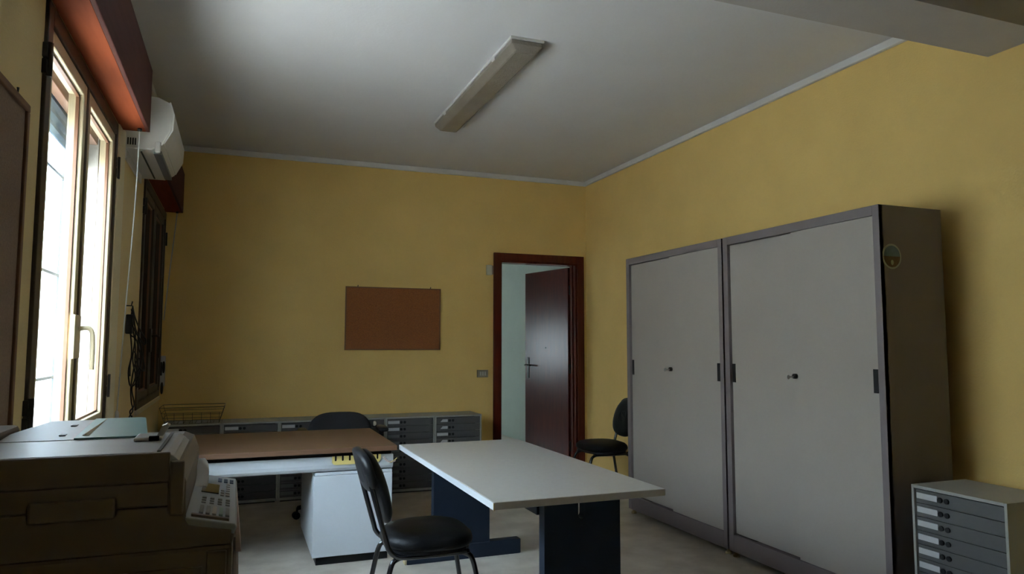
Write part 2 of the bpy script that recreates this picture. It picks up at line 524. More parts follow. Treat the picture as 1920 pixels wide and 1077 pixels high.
# roller boxes above the windows
def roller_box(label, y0, y1):
    r = thing('roller_shutter_box', label, 'shutter box', (XL, (y0 + y1) / 2, 2.40))
    x1 = XL + 0.142
    MB().box((x1 - 0.018, y0, 2.402), (x1, y1, 2.735), 0.003).build('front_panel', 'boxfront_shaded', r, True)
    MB().box((XL + 0.012, y0 + 0.018, 2.402), (x1 - 0.018, y1 - 0.018, 2.418)).build('bottom_panel', 'boxwood', r, True)
    MB().box((XL, y0 + 0.018, 2.720), (x1 - 0.018, y1 - 0.018, 2.735)).build('top_panel', 'boxwood', r, True)
    for a in (y0, y1 - 0.018):
        MB().box((XL, a, 2.402), (x1 - 0.018, a + 0.018, 2.735), 0.002).build('end_panel', 'boxwood', r, True)
    MB().lathe([(0.011, 0), (0.011, -0.012), (0.006, -0.014)], (XL + 0.10, y1 - 0.05, 2.403), 10).build('cord_guide', 'metal_dark', r, True)
    return r
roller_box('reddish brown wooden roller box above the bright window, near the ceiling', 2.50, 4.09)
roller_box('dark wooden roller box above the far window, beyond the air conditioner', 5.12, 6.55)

c = MB()
c.tube(smooth_line([(XL + 0.10, 4.04, 2.40), (XL + 0.085, 4.10, 2.0), (XL + 0.05, 4.18, 1.4), (XL + 0.030, 4.22, 0.95)], 6), 0.003, 8)
r = thing('blind_cord', 'thin white pull cord hanging from the nearer roller box', 'cord', (XL + 0.03, 4.22, 0.9))
c.build('cord', 'cordwhite', r, True)
MB().lathe([(0.004, 0.06), (0.009, 0.05), (0.011, 0.0), (0.004, -0.01)], (XL + 0.030, 4.22, 0.90), 10).build('cord_weight', 'cordwhite', r, True)
c = MB()
c.tube(smooth_line([(XL + 0.10, 6.50, 2.39), (XL + 0.085, 6.505, 2.2), (XL + 0.06, 6.51, 1.9), (XL + 0.03, 6.515, 1.5)], 5), 0.004, 8)
tag(c.build('blind_cord', 'cordwhite'), 'short pale cord hanging from the roller box in the far corner', 'cord')

# ------------------------------------------------------------------ air conditioner
ac = thing('air_conditioner', 'white wall-mounted split air conditioner between the two roller boxes', 'air conditioner', (XL, 4.65, 2.34))
y0, y1 = 4.26, 5.04
prof = [(XL, 2.352), (XL + 0.135, 2.352), (XL + 0.188, 2.385), (XL + 0.228, 2.47), (XL + 0.232, 2.56), (XL + 0.212, 2.625), (XL + 0.155, 2.65), (XL, 2.65)]
MB().prism(prof, 1, y0, y1, 0.008).build('body', 'acwhite', ac, True)
# front panel follows the bulged front
fp = MB()
fo = [(XL + 0.196, 2.392), (XL + 0.236, 2.472), (XL + 0.240, 2.562), (XL + 0.219, 2.630), (XL + 0.211, 2.624), (XL + 0.230, 2.56), (XL + 0.226, 2.472), (XL + 0.188, 2.396)]
fp.prism(fo, 1, y0 + 0.006, y1 - 0.006)
fp.build('front_panel', 'acwhite', ac, True)
MB().box((XL + 0.139, y0 + 0.05, 2.344), (XL + 0.178, y1 - 0.06, 2.362)).build('air_outlet', 'acgrey', ac, True)
MB().box((XL + 0.075, y0 + 0.05, 2.347), (XL + 0.083, y1 - 0.05, 2.356)).build('outlet_slot', 'black_plastic', ac, True)
MB().prism(superellipse(0.014, 0.028, 2, 20), 0, XL + 0.229, XL + 0.236).build('badge', 'acgrey', ac, True).location = Vector((0, 4.62, 2.455)) - Vector(ac.location)
gv = MB()
for k in range(4):
    gv.box((XL + 0.016 + k * 0.012, y0 - 0.003, 2.372), (XL + 0.022 + k * 0.012, y0 + 0.001, 2.410))
gv.build('side_vent', 'black_plastic', ac, True)
MB().box((XL + 0.150, y0 - 0.012, 2.338), (XL + 0.178, y0 + 0.010, 2.40), 0.006).build('clip', 'acwhite', ac, True)
MB().box((XL + 0.001, y0 + 0.02, 2.30), (XL + 0.012, y1 - 0.10, 2.353), 0.003).build('mounting_plate', 'acwhite', ac, True)

# ------------------------------------------------------------------ boards on the walls
def hooks(parent, pts, axis):
    for p in pts:
        q = list(p); q2 = list(p)
        q2[axis] += 0.018 * (1 if axis == 0 else -1)
        MB().tube([q, q2, (q2[0], q2[1], q2[2] + 0.012)], 0.0035, 8).build('hook', 'metal_dark', parent, True)
b = thing('cork_board', 'plain brown cork board on the yellow back wall left of the door', 'notice board', (1.37, YB, 1.25))
MB().box((0.925, YB - 0.016, 1.258), (1.815, YB - 0.002, 1.832)).build('cork_sheet', 'cork', b, True)
m = MB()
t = 0.010
m.box((0.919, YB - 0.020, 1.251), (1.822, YB, 1.251 + t)); m.box((0.919, YB - 0.020, 1.839 - t), (1.822, YB, 1.839))
m.box((0.919, YB - 0.020, 1.251 + t), (0.919 + t, YB, 1.839 - t)); m.box((1.822 - t, YB - 0.020, 1.251 + t), (1.822, YB, 1.839 - t))
m.build('frame', 'corkframe', b, True)
hooks(b, [(1.03, YB, 1.842), (1.722, YB, 1.842)], 1)
b = thing('pin_board', 'dull brown framed board on the left wall nearest the camera', 'notice board', (XL, 1.85, 0.9))
MB().box((XL + 0.002, 1.32, 0.92), (XL + 0.016, 2.36, 1.965)).build('board_sheet', 'corkdull', b, True)
m = MB()
t = 0.022
m.box((XL, 1.30, 0.90), (XL + 0.024, 2.38, 0.90 + t), 0.003); m.box((XL, 1.30, 1.985 - t), (XL + 0.024, 2.38, 1.985), 0.003)
m.box((XL, 1.30, 0.90 + t), (XL + 0.024, 1.30 + t, 1.985 - t), 0.003); m.box((XL, 2.38 - t, 0.90 + t), (XL + 0.024, 2.38, 1.985 - t), 0.003)
m.build('frame', 'corkframe', b, True)
hooks(b, [(XL, 2.27, 1.99), (XL, 1.45, 1.99)], 0)

# ------------------------------------------------------------------ door
d = bpy.data.objects.new('door_1', None)
COL.objects.link(d)
d.location = (DX0, YB, 0)
d['kind'] = 'structure'
ZT = 2.222
m = MB()
m.box((2.366, YB - 0.022, 0), (2.442, YB, ZT), 0.004); m.box((3.288, YB - 0.022, 0), (3.365, YB, ZT), 0.004)
m.box((2.442, YB - 0.022, DZ - 0.008), (3.288, YB, ZT), 0.004)
m.build('door_casing', 'mahogany', d, True)
m = MB()
m.box((DX0, YB, 0), (DX0 + 0.022, YB + 0.135, DZ)); m.box((DX1 - 0.022, YB, 0), (DX1, YB + 0.135, DZ)); m.box((DX0 + 0.022, YB, DZ - 0.022), (DX1 - 0.022, YB + 0.135, DZ))
m.box((DX1 - 0.036, YB + 0.05, 0), (DX1 - 0.022, YB + 0.085, DZ - 0.022))
m.build('door_jamb', 'mahogany', d, True)
leaf = bpy.data.objects.new('door_leaf_pivot', None)
bpy.data.objects.remove(leaf)
ang = math.radians(102.5)
hx, hy = DX1 - 0.024, YB + 0.137
lm = MB().box((-0.0, -0.02, 0.008), (0.795, 0.022, 2.118), 0.003).build('door_leaf', 'mahogany', d)
lm.location = Vector((hx, hy, 0)) - Vector(d.location)
lm.rotation_euler = (0, 0, ang)
hm = MB()
hm.box((0.715, 0.022, 0.93), (0.755, 0.027, 1.16), 0.002)
hm.tube(smooth_line([(0.735, 0.022, 1.075), (0.735, 0.062, 1.075), (0.720, 0.070, 1.075), (0.62, 0.070, 1.073)], 4), 0.009, 8)
hm.box((0.715, -0.026, 0.93), (0.755, -0.02, 1.16), 0.002)
hm.tube(smooth_line([(0.735, -0.02, 1.075), (0.735, -0.062, 1.075), (0.720, -0.070, 1.075), (0.62, -0.070, 1.073)], 4), 0.009, 8)
ho = hm.build('door_handle', 'metal_dark', lm)
MB().lathe([(0.006, 0.0215), (0.006, 0.026), (0.003, 0.027)], (0.40, 0, 1.27), 10, axis=1).build('peephole', 'metal_dark', lm)
for zz in (0.25, 1.05, 1.88):
    MB().tube([(hx, hy - 0.004, zz - 0.05), (hx, hy - 0.004, zz + 0.05)], 0.009, 8).build('door_hinge', 'metal_dark', d, True)

s = thing('door_sensor', 'small cream alarm box on the wall left of the door', 'sensor', (2.324, YB, 1.99))
MB().box((2.289, YB - 0.03, 1.993), (2.345, YB, 2.094), 0.006).build('housing', 'sensor', s, True)
MB().box((2.345, YB - 0.022, 2.0), (2.360, YB, 2.088), 0.003).build('side_cover', 'switch', s, True)
s = thing('light_switch', 'taupe wall switch plate with three pale rockers beside the door', 'switch', (2.256, YB, 0.98))
MB().box((2.200, YB - 0.012, 0.983), (2.313, YB, 1.056), 0.003).build('plate', 'switch', s, True)
for k in range(3):
    MB().box((2.224 + k * 0.024, YB - 0.016, 1.0), (2.241 + k * 0.024, YB - 0.011, 1.04), 0.002).build('rocker', 'rocker', s, True)

# ------------------------------------------------------------------ ceiling lamp
l = thing('ceiling_lamp', 'long unlit fluorescent ceiling lamp with a yellowed prismatic cover', 'lamp', (1.47, 4.4, ZC))
lx0, lx1, ly0, ly1 = 1.372, 1.572, 3.61, 5.28
MB().box((lx0 - 0.002, ly0, ZC - 0.016), (lx1 + 0.002, ly1, ZC), 0.003).build('housing', 'lampbase', l, True)
MB().box((lx0 + 0.006, ly0 + 0.008, ZC - 0.020), (lx1 - 0.006, ly1 - 0.008, ZC - 0.016)).build('seal', 'metal_dark', l, True)
def lring(ins, insy, z):
    return [(x, y_, z) for (x, y_) in rrect(lx0 + ins, ly0 + insy, lx1 - ins, ly1 - insy, 0.012, 3)]
MB().rings([lring(0.002, 0.004, ZC - 0.020), lring(0.003, 0.006, ZC - 0.040), lring(0.034, 0.030, ZC - 0.074), lring(0.042, 0.040, ZC - 0.078)], smooth=False).build('diffuser', 'diffuser', l, True)
for ya_ in (ly0 + 0.30, ly1 - 0.30):
    for xa_ in (lx0 - 0.004, lx1 - 0.004):
        MB().box((xa_, ya_ - 0.02, ZC - 0.034), (xa_ + 0.008, ya_ + 0.02, ZC - 0.008), 0.001).build('clip', 'lampbase', l, True)

# ------------------------------------------------------------------ metal cabinets
CX = 2.885
def cabinet(label, y0, y1, sticker=False):
    c = thing('metal_cabinet', label, 'cabinet', (CX + 0.21, (y0 + y1) / 2, 0), group='sliding door metal cabinets')
    xb, zt = CX + 0.42, 1.985
    ls, rs = 0.045 , 0.038
    MB().box((CX + 0.002, y0, 0.035), (xb, y0 + 0.02, zt), 0.002).build('side_panel', 'cabframe', c, True)
    MB().box((CX + 0.002, y1 - 0.02, 0.035), (xb, y1, zt), 0.002).build('side_panel', 'cabframe', c, True)
    MB().box((CX + 0.03, y0 + 0.02, 1.955), (xb, y1 - 0.02, zt), 0.002).build('top_panel', 'cabframe', c, True)
    MB().box((xb - 0.01, y0 + 0.02, 0.035), (xb, y1 - 0.02, 1.955)).build('back_panel', 'cabframe', c, True)
    MB().box((CX + 0.042, y0 + 0.02, 1.90), (CX + 0.046, y1 - 0.02, 1.955)).build('track', 'cabframe', c, True)
    MB().box((CX + 0.05, y0 + 0.02, 0.05), (xb - 0.01, y1 - 0.02, 0.07)).build('bottom_panel', 'cabframe', c, True)
    f = MB()
    f.box((CX, y0, 0.035), (CX + 0.028, y0 + rs, zt), 0.002); f.box((CX, y1 - ls, 0.035), (CX + 0.028, y1, zt), 0.002)
    f.box((CX, y0 + rs, 1.935), (CX + 0.028, y1 - ls, zt), 0.002); f.box((CX, y0 + rs, 0.035), (CX + 0.028, y1 - ls, 0.137), 0.002)
    f.build('front_frame', 'cabframe', c, True)
    ym = (y0 + y1) / 2 - 0.02
    ztd = 1.945
    for k, (a, bb, x) in enumerate(((y0 + rs + 0.001, ym + 0.02, CX + 0.005), (ym - 0.03, y1 - ls - 0.001, CX + 0.020))):
        dd = MB().box((x, a, 0.139 if k == 0 else 0.145), (x + 0.014, bb, 1.934 if k == 0 else 1.930), 0.0015).build('sliding_door', 'cabdoor', c, True)
        hy = y0 + rs + 0.018 if k == 0 else y1 - ls - 0.018
        h = MB()
        h.box((x - 0.003, hy - 0.014, 1.070), (x + 0.002, hy + 0.014, 1.185), 0.001)
        ho = h.build('recessed_pull', 'black_plastic', None)
        ho.parent = dd
        ho.location = -Vector(c.location)
        if k == 0:
            lk = MB()
            lk.lathe([(0.014, -0.018), (0.014, 0.0)], (x, ym + 0.008, 1.13), 14, axis=0)
            lo = lk.build('lock', 'metal_dark', None)
            lo.parent = dd
            lo.location = -Vector(c.location)
            ky = MB()
            ky.box((x - 0.05, ym + 0.006, 1.123), (x - 0.018, ym + 0.010, 1.131))
            ky.prism(superellipse(0.010, 0.012, 2, 14), 1, 0, 0.003)
            for v in list(ky.bm.verts)[-28:]:
                v.co += Vector((x - 0.055, ym + 0.0065, 1.126))
            ko = ky.build('key', 'steel', None)
            ko.parent = dd
            ko.location = -Vector(c.location)
    for (fx, fy) in ((CX + 0.03, y0 + 0.03), (CX + 0.03, y1 - 0.03), (xb - 0.04, y0 + 0.03), (xb - 0.04, y1 - 0.03)):
        MB().lathe([(0.020, 0), (0.020, 0.012), (0.012, 0.014), (0.012, 0.05)], (fx, fy, 0), 12).build('foot', 'rawwood', c, True)
    if sticker:
        sx, sz = 2.96, 1.732
        o = MB().prism(superellipse(0.062, 0.062, 2, 36), 1, y0 - 0.0012, y0 + 0.001).build('sticker', 'stickring', c)
        o.location = Vector((sx, 0, sz)) - Vector(c.location)
        o['label'] = 'round emblem sticker with a pale rim'
        up = [(0.053 * math.cos(t * PI / 16), 0.053 * math.sin(t * PI / 16)) for t in range(17)]
        lo_ = [(0.053 * math.cos(PI + t * PI / 16), 0.053 * math.sin(PI + t * PI / 16)) for t in range(17)]
        MB().prism(up, 1, y0 - 0.0018, y0).build('sticker_sky', 'stickblue', o)
        MB().prism(lo_, 1, y0 - 0.0018, y0).build('sticker_ground', 'stickbrown', o)
        MB().prism([(p[0], p[1] - 0.03) for p in superellipse(0.009, 0.013, 2, 14)], 1, y0 - 0.0024, y0).build('sticker_mark', 'stickring', o)
    return c
cabinet('grey sliding-door metal cabinet nearest the camera, round sticker on its side', 2.575, 3.775, True)
cabinet('grey sliding-door metal cabinet further back, beside the black chair at the wall', 3.79, 5.00)

# ------------------------------------------------------------------ drawer units
UW, UD, UH, NDR = 0.444, 0.35, 0.663, 10
# built facing -Y with its front lower left corner at the origin
def unit_proto():
    u = thing('drawer_unit', '', 'drawer unit', (0, 0, 0), group='ten-drawer metal filing units')
    t = 0.014
    b = MB()
    b.box((0.001, 0, 0.012), (t, UD, UH), 0.0015); b.box((UW - t, 0, 0.012), (UW - 0.001, UD, UH), 0.0015)
    b.box((t, 0, UH - t), (UW - t, UD, UH), 0.0015); b.box((t, 0, 0.012), (UW - t, UD, 0.03), 0.0015)
    b.box((t, UD - 0.008, 0.03), (UW - t, UD, UH - t))
    b.build('body', 'unitbody', u)
    MB().box((0.02, 0.02, 0), (UW - 0.02, UD - 0.02, 0.012)).build('plinth', 'black_plastic', u)
    return u
def drawer_meshes():
    t = 0.016
    p = (UH - 0.016 - 0.034) / NDR
    d = MB()
    d.box((t, 0.010, 0.0012), (UW - t, 0.018, p - 0.0014), 0.001)
    d.box((t + 0.01, 0.018, 0.006), (UW - t - 0.01, UD - 0.02, p - 0.012))
    do = d.build('drawer', 'drawer', None)
    h = MB().lathe([(0.0115, 0.0035), (0.0115, 0.010), (0.0, 0.0101)], (0, 0, 0), 14, axis=1).build('finger_hole', 'black_plastic', None)
    lb = MB().box((0, 0.006, 0), (0.102, 0.0105, 0.026), 0.0008).build('label_card', 'card', None)
    ls = MB().box((0, 0.0075, 0), (0.102, 0.0105, 0.026), 0.0008).build('label_slot', 'cardgrey', None)
    lt = MB()
    lt.prism([(0.03, 0.0), (0.098, 0.0), (0.098, 0.024), (0.052, 0.024)], 1, 0.006, 0.0105)
    lt = lt.build('label_card', 'card', None)
    return do, h, lb, ls, lt, p
U0o = unit_proto()
DO, HO, LB, LS, LTi, PITCH = drawer_meshes()
unit_list = []
def fill(u, pattern):
    for k in range(NDR):
        z = 0.032 + (NDR - 1 - k) * PITCH
        d = DO.copy(); COL.objects.link(d); d.parent = u; d.location = (0, 0, z)
        c = pattern[k]
        src = {'w': LB, 's': LS, 't': LTi}[c]
        q = src.copy(); COL.objects.link(q); q.parent = d; q.location = (0.022, 0, 0.020)
        for hx in (0.139, 0.170):
            q = HO.copy(); COL.objects.link(q); q.parent = d; q.location = (hx, 0, 0.032)
specs = [
    ('grey metal drawer unit in the far left corner, under the wire tray', 'wsssssssss'),
    ('grey metal drawer unit second from the left corner, behind the brown desk', 'wsssssssss'),
    ('grey metal drawer unit third from the left corner, left of the office chair back', 'wsssssssss'),
    ('grey metal drawer unit directly behind the office chair back', 'wwssssssss'),
    ('grey metal drawer unit with two white cards, between office chair and last unit', 'wwsssssssw'[:4] + 'ssssss'),
    ('grey metal drawer unit nearest the door in the back row, with slanted cards', 'ttwtssssss'),
]
for k, (lab, pat) in enumerate(specs):
    if k == 0:
        u = U0o
    else:
        u = U0o.copy(); COL.objects.link(u)
        for ch in UCH:
            copy_child(ch, u)
    if k == 0:
        UCH = list(U0o.children)
    u.location = (-0.540 + 0.4445 * k, 6.342, 0)
    u['label'] = lab
    unit_list.append(u)
    fill(u, pat)
u = U0o.copy(); COL.objects.link(u)
for ch in UCH:
    copy_child(ch, u)
u.location = (2.922, 2.490, 0)
u.rotation_euler = (0, 0, -PI / 2)
u['label'] = 'grey metal drawer unit against the right wall, nearest the camera'
fill(u, 'wwwwwwwwww')
for o in (DO, HO, LB, LS, LTi):
    bpy.data.objects.remove(o)

# ------------------------------------------------------------------ wire tray on the corner unit
w = thing('wire_tray', 'dark wire letter tray on the corner drawer unit', 'tray', (-0.33, 6.5, UH))
def wires(name, paths, r=0.0018):
    mm = MB()
    for p in paths:
        mm.tube(p, r, 6)
    return mm.build(name, 'wire', w, True)
x0, x1, ya, yb, zb = -0.52, -0.12, 6.37, 6.66, UH + 0.004
def rim(e, z):
    return [(x0 - e, ya - e, z), (x1 + e, ya - e, z), (x1 + e, yb + e * 0.2, z), (x0 - e, yb + e * 0.2, z), (x0 - e, ya - e, z)]
wires('top_rim', [rim(0.04, UH + 0.135)], 0.0026)
wires('middle_rim', [rim(0.028, UH + 0.09), rim(0.015, UH + 0.05)])
wires('base_wires', [rim(0, zb)] + [[(x0 + (x1 - x0) * k / 9, ya, zb), (x0 + (x1 - x0) * k / 9, yb, zb)] for k in range(1, 9)])
wires('uprights', [[(x0 + (x1 - x0) * k / 6, ya, zb), (x0 + (x1 - x0) * k / 6, ya - 0.028, UH + 0.09), ] for k in range(0, 7)] +
      [[(x, y_, zb), (x + (0.04 if x > -0.3 else -0.04), y_ + (-0.04 if y_ < 6.5 else 0.008), UH + 0.135)] for x in (x0, x1) for y_ in (ya, yb)])

# ------------------------------------------------------------------ brown desk
dk = thing('office_desk', 'brown-topped office desk with a pale grey pedestal', 'desk', (0.24, 4.87, 0))
DT = 0.69
MB().box((-0.46, 4.385, DT - 0.030), (0.930, 5.36, DT), 0.003).build('desk_top', 'brown', dk, True)
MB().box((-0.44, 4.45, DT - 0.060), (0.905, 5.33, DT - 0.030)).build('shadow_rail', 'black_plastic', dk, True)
# apron with a rounded lower edge
ap = [(4.435, DT - 0.057), (4.435, DT - 0.105), (4.438, DT - 0.125), (4.447, DT - 0.139), (4.462, DT - 0.146), (4.50, DT - 0.146), (4.50, DT - 0.057)]
MB().prism(ap, 0, -0.44, 0.915, 0.002).build('apron', 'deskwhite', dk, True)
MB().box((0.452, 4.446, 0.525), (0.912, 5.24, 0.541), 0.002).build('pedestal_top', 'deskwhite', dk, True)
MB().box((0.445, 4.440, 0.052), (0.912, 5.25, 0.523), 0.003).build('pedestal', 'deskwhite', dk, True)
MB().box((0.47, 4.475, 0), (0.895, 5.22, 0.052)).build('plinth', 'black_plastic', dk, True)
MB().box((-0.44, 4.50, 0), (-0.40, 5.25, DT - 0.060), 0.003).build('side_leg', 'deskwhite', dk, True)
for k in range(3):
    MB().box((0.46, 5.25, 0.062 + k * 0.152), (0.898, 5.266, 0.208 + k * 0.152), 0.003).build('pedestal_drawer', 'deskwhite', dk, True)
# yellow slotted rail
x0, x1, zt, zb = 0.548, 0.838, 0.636, 0.586
poly = [(x0 + 0.016, zb), (x0 + 0.005, zb + 0.005), (x0, zb + 0.016), (x0, zt)]
ns = 7
sp = (x1 - x0) / ns
for k in range(ns):
    c = x0 + sp * (k + 0.5)
    poly += [(c - 0.006, zt), (c - 0.006, zt - 0.024), (c - 0.003, zt - 0.029), (c + 0.003, zt - 0.029), (c + 0.006, zt - 0.024), (c + 0.006, zt)]
poly += [(x1, zt), (x1, zb + 0.024), (x1 - 0.008, zb + 0.008), (x1 - 0.024, zb)]
MB().prism(poly, 1, 4.427, 4.435).build('slotted_rail', 'yellowplastic', dk, True)['label'] = 'pale yellow plastic rail with seven slots'
MB().box((x0 + 0.008, 4.4335, zt - 0.031), (x1 - 0.008, 4.4352, zt)).build('slot_shade', 'black_plastic', dk, True)  # added black plate, stands in for the shade inside the slots
# curled strip at the right end of the apron
st = MB()
pts = []
L0, L1 = [], []
for k in range(9):
    a = math.radians(200 + 90 * k / 8)
    L0.append((0.900 + 0.055 * math.cos(a), 4.432 - 0.004 * k / 8, 0.640 + 0.058 * math.sin(a)))
for p, q in zip(L0, L0[1:]):
    for t_ in (0,):
        st.prism([(p[0], p[2]), (q[0], q[2]), (q[0] + 0.010, q[2] + 0.012), (p[0] + 0.018, p[2] + 0.004)], 1, 4.426, 4.434)
st.build('curled_tape', 'pink', dk, True)['label'] = 'curled piece of pale tape'
MB().tube(smooth_line([(0.893, 4.428, 0.583), (0.905, 4.42, 0.590), (0.925, 4.415, 0.603), (0.934, 4.41, 0.612)], 4), 0.0022, 6).build('loose_wire', 'yellowplastic', dk, True)

# ------------------------------------------------------------------ grey table
tb = thing('work_table', 'grey laminate table on dark blue panel legs in front of the cabinets', 'table', (1.33, 3.53, 0))
TX0, TX1, TY0, TY1, TZ = 0.945, 1.725, 2.672, 4.415, 0.69
MB().box((TX0 + 0.004, TY0 + 0.003, TZ - 0.030), (TX1 - 0.002, TY1 - 0.002, TZ), 0.003).build('table_top', 'tabletop', tb, True)
MB().box((TX0, TY0 + 0.004, TZ - 0.0285), (TX0 + 0.0045, TY1 - 0.004, TZ - 0.0015)).build('edge_band', 'tableedge', tb, True)
MB().box((TX0 + 0.0005, TY0 + 0.001, TZ - 0.032), (TX0 + 0.006, TY0 + 0.0055, TZ - 0.002)).build('chipped_corner', 'rawwood', tb, True)['label'] = 'chipped corner showing raw board'
def tleg(y0, y1, near):
    # panel with a round-ended notch in the upper edge
    xc = 1.388 if near else 1.33
    x0, x1 = (1.215, 1.572) if near else (1.135, 1.492)
    nw, nz = 0.0165, 0.565
    poly = [(x0, 0.09), (x1, 0.09), (x1, TZ - 0.032), (xc + nw, TZ - 0.032)]
    poly += [(xc + nw * math.cos(-PI * k / 8), nz + nw * 1.0 + nw * math.sin(-PI * k / 8)) for k in range(9)]
    poly += [(xc - nw, TZ - 0.032), (x0, TZ - 0.032)]
    MB().prism(poly, 1, y0, y1).build('leg_panel', 'navy', tb, True)
    f0, f1 = (1.01, 1.72) if near else (0.975, 1.695)
    ft = MB().box((f0, y0 - 0.004, 0.0), (f1, y1 + 0.004, 0.09), 0.004).build('foot_rail', 'navy', tb, True)
    for a, bb in ((f0 - 0.012, f0), (f1, f1 + 0.004)):
        e = MB().box((a, y0 + 0.0, 0.001), (bb, y1, 0.088), 0.002)
        eo = e.build('end_cap', 'rawwood' if a < 1.2 else 'navy', None)
        eo.parent = ft
        eo.location = -Vector(tb.location)
tleg(4.29, 4.345, False)
tleg(2.80, 2.855, True)
MB().box((1.205, 2.858, 0.582), (1.235, 4.288, TZ - 0.030), 0.002).build('long_rail', 'navy', tb, True)

# ------------------------------------------------------------------ black side chairs (built facing +X)
def chair_proto():
    c = thing('side_chair', 'black vinyl side chair with a tubular frame, pulled up to the grey table', 'chair', (0, 0, 0), group='black tubular side chairs')
    # seat cushion: domed rounded shape
    loops = []
    n = 44
    for (sc, z) in ((0.80, 0.398), (0.95, 0.402), (0.995, 0.412), (1.0, 0.424), (0.975, 0.442), (0.89, 0.458), (0.70, 0.470), (0.45, 0.478), (0.2, 0.481)):
        L = []
        for (x, y) in superellipse(0.205, 0.222, 2.7, n):
            k = 1.0 + 0.06 * (x / 0.205)          # a little wider in front
            L.append((x * sc, y * sc * k, z + 0.012 * max(0, -x / 0.205) ** 2 * 0 + (0.006 if x > 0 else 0) * 0))
        loops.append(L)
    MB().rings(loops).build('seat', 'vinyl', c)
    pan = MB()
    pan.rings([[(x * 0.93, y * 0.93 * (1 + 0.06 * x / 0.205), z) for (x, y) in superellipse(0.205, 0.222, 2.7, 32)] for z in (0.386, 0.399)], smooth=False)
    pan.build('seat_pan', 'black_plastic', c)
    # frame of the back: two posts joined under the seat sides
    def post(s):
        return [(-0.296, s * 0.165, 0.745), (-0.283, s * 0.169, 0.70), (-0.255, s * 0.172, 0.60), (-0.215, s * 0.172, 0.46), (-0.200, s * 0.172, 0.415),
                (-0.165, s * 0.172, 0.384), (-0.10, s * 0.172, 0.376), (0.05, s * 0.172, 0.376), (0.16, s * 0.172, 0.378)]
    for s in (-1, 1):
        MB().tube(smooth_line(post(s), 5), 0.0115, 10).build('back_post', 'tube', c)
        fr = [(0.02, s * 0.150, 0.374), (0.10, s * 0.152, 0.374), (0.150, s * 0.155, 0.366), (0.180, s * 0.162, 0.335), (0.205, s * 0.172, 0.22), (0.240, s * 0.188, 0.012)]
        o = MB().tube(smooth_line(fr, 5), 0.0115, 10).build('leg', 'tube', c)
        MB().lathe([(0.014, 0), (0.014, 0.02), (0.012, 0.022)], (0.242, s * 0.189, 0), 10).build('rubber_foot', 'black_plastic', o)
        rr = [(0.02, s * 0.150, 0.374), (-0.11, s * 0.152, 0.374), (-0.165, s * 0.155, 0.366), (-0.190, s * 0.162, 0.335), (-0.215, s * 0.172, 0.22), (-0.255, s * 0.188, 0.012)]
        o = MB().tube(smooth_line(rr, 5), 0.0115, 10).build('leg', 'tube', c)
        MB().lathe([(0.014, 0), (0.014, 0.02), (0.012, 0.022)], (-0.257, s * 0.189, 0), 10).build('rubber_foot', 'black_plastic', o)
    MB().tube([(0.10, -0.172, 0.374), (0.10, 0.172, 0.374)], 0.010, 8).build('cross_tube', 'tube', c)
    # backrest: padded cushion in front, plastic shell behind, tilted with the posts
    T = Matrix.Translation((-0.262, 0, 0.665)) @ Matrix.Rotation(math.radians(-16), 4, 'Y')
    def blob(name, a, b, prof, m_, p, dz=0.0):
        loops = []
        for (sc, x) in prof:
            L = []
            for (y, z) in superellipse(a, b, p, 40):
                zz = z * sc + dz
                k = 1.0 - 0.10 * (zz / 0.165) if zz > 0 else 1.0 - 0.02 * (zz / 0.165)
                L.append(T @ Vector((x + 0.18 * y * y, y * sc * k, zz)))
            loops.append(L)
        return MB().rings(loops).build(name, m_, c)
    blob('backrest', 0.205, 0.168, ((0.86, 0.006), (0.97, 0.010), (1.0, 0.020), (0.98, 0.032), (0.88, 0.044), (0.65, 0.053), (0.3, 0.057)), 'vinyl', 2.6, -0.008)
    blob('backrest_shell', 0.212, 0.092, ((0.55, -0.031), (0.90, -0.028), (0.985, -0.020), (1.0, -0.004), (0.96, 0.008)), 'black_plastic', 3.0, 0.082)
    return c
ch = chair_proto()
ch2 = copy_tree(ch)
ch.location = (0.842, 3.325, 0)
ch.rotation_euler = (0, 0, math.radians(-1))
ch2.location = (2.985, 5.62, 0)
ch2.rotation_euler = (0, 0, math.radians(178))
ch2['label'] = 'black vinyl side chair half hidden behind the far cabinet, back to the right wall'

# ------------------------------------------------------------------ office chair behind the desk
oc = thing('office_chair', 'black office swivel chair behind the brown desk', 'chair', (0.79, 5.74, 0))
def P(*p):
    return (p[0] + 0.79, p[1] + 5.74, p[2])
for k in range(5):
    a = math.radians(188 + 72 * k)
    ca, sa = math.cos(a), math.sin(a)
    arm = MB().tube([P(0.03 * ca, 0.03 * sa, 0.115), P(0.18 * ca, 0.18 * sa, 0.100), P(0.335 * ca, 0.335 * sa, 0.080)], [0.024, 0.02, 0.016], 8)
    ao = arm.build('base_arm', 'black_plastic', oc, True)
    w2 = MB()
    for o_ in (-0.013, 0.013):
        w2.tube([P(0.345 * ca - sa * (o_ - 0.008), 0.345 * sa + ca * (o_ - 0.008), 0.027), P(0.345 * ca - sa * (o_ + 0.008), 0.345 * sa + ca * (o_ + 0.008), 0.027)], 0.027, 14)
    w2.tube([P(0.34 * ca, 0.34 * sa, 0.045), P(0.335 * ca, 0.335 * sa, 0.085)], 0.008, 8)
    wo = w2.build('castor', 'black_plastic', None)
    wo.parent = ao
    wo.location = -Vector(oc.location)
MB().lathe([(0.035, 0.09), (0.035, 0.16), (0.022, 0.165), (0.022, 0.36), (0.05, 0.365), (0.05, 0.385)], (0.79, 5.74, 0), 16).build('gas_column', 'black_plastic', oc, True)
loops = []
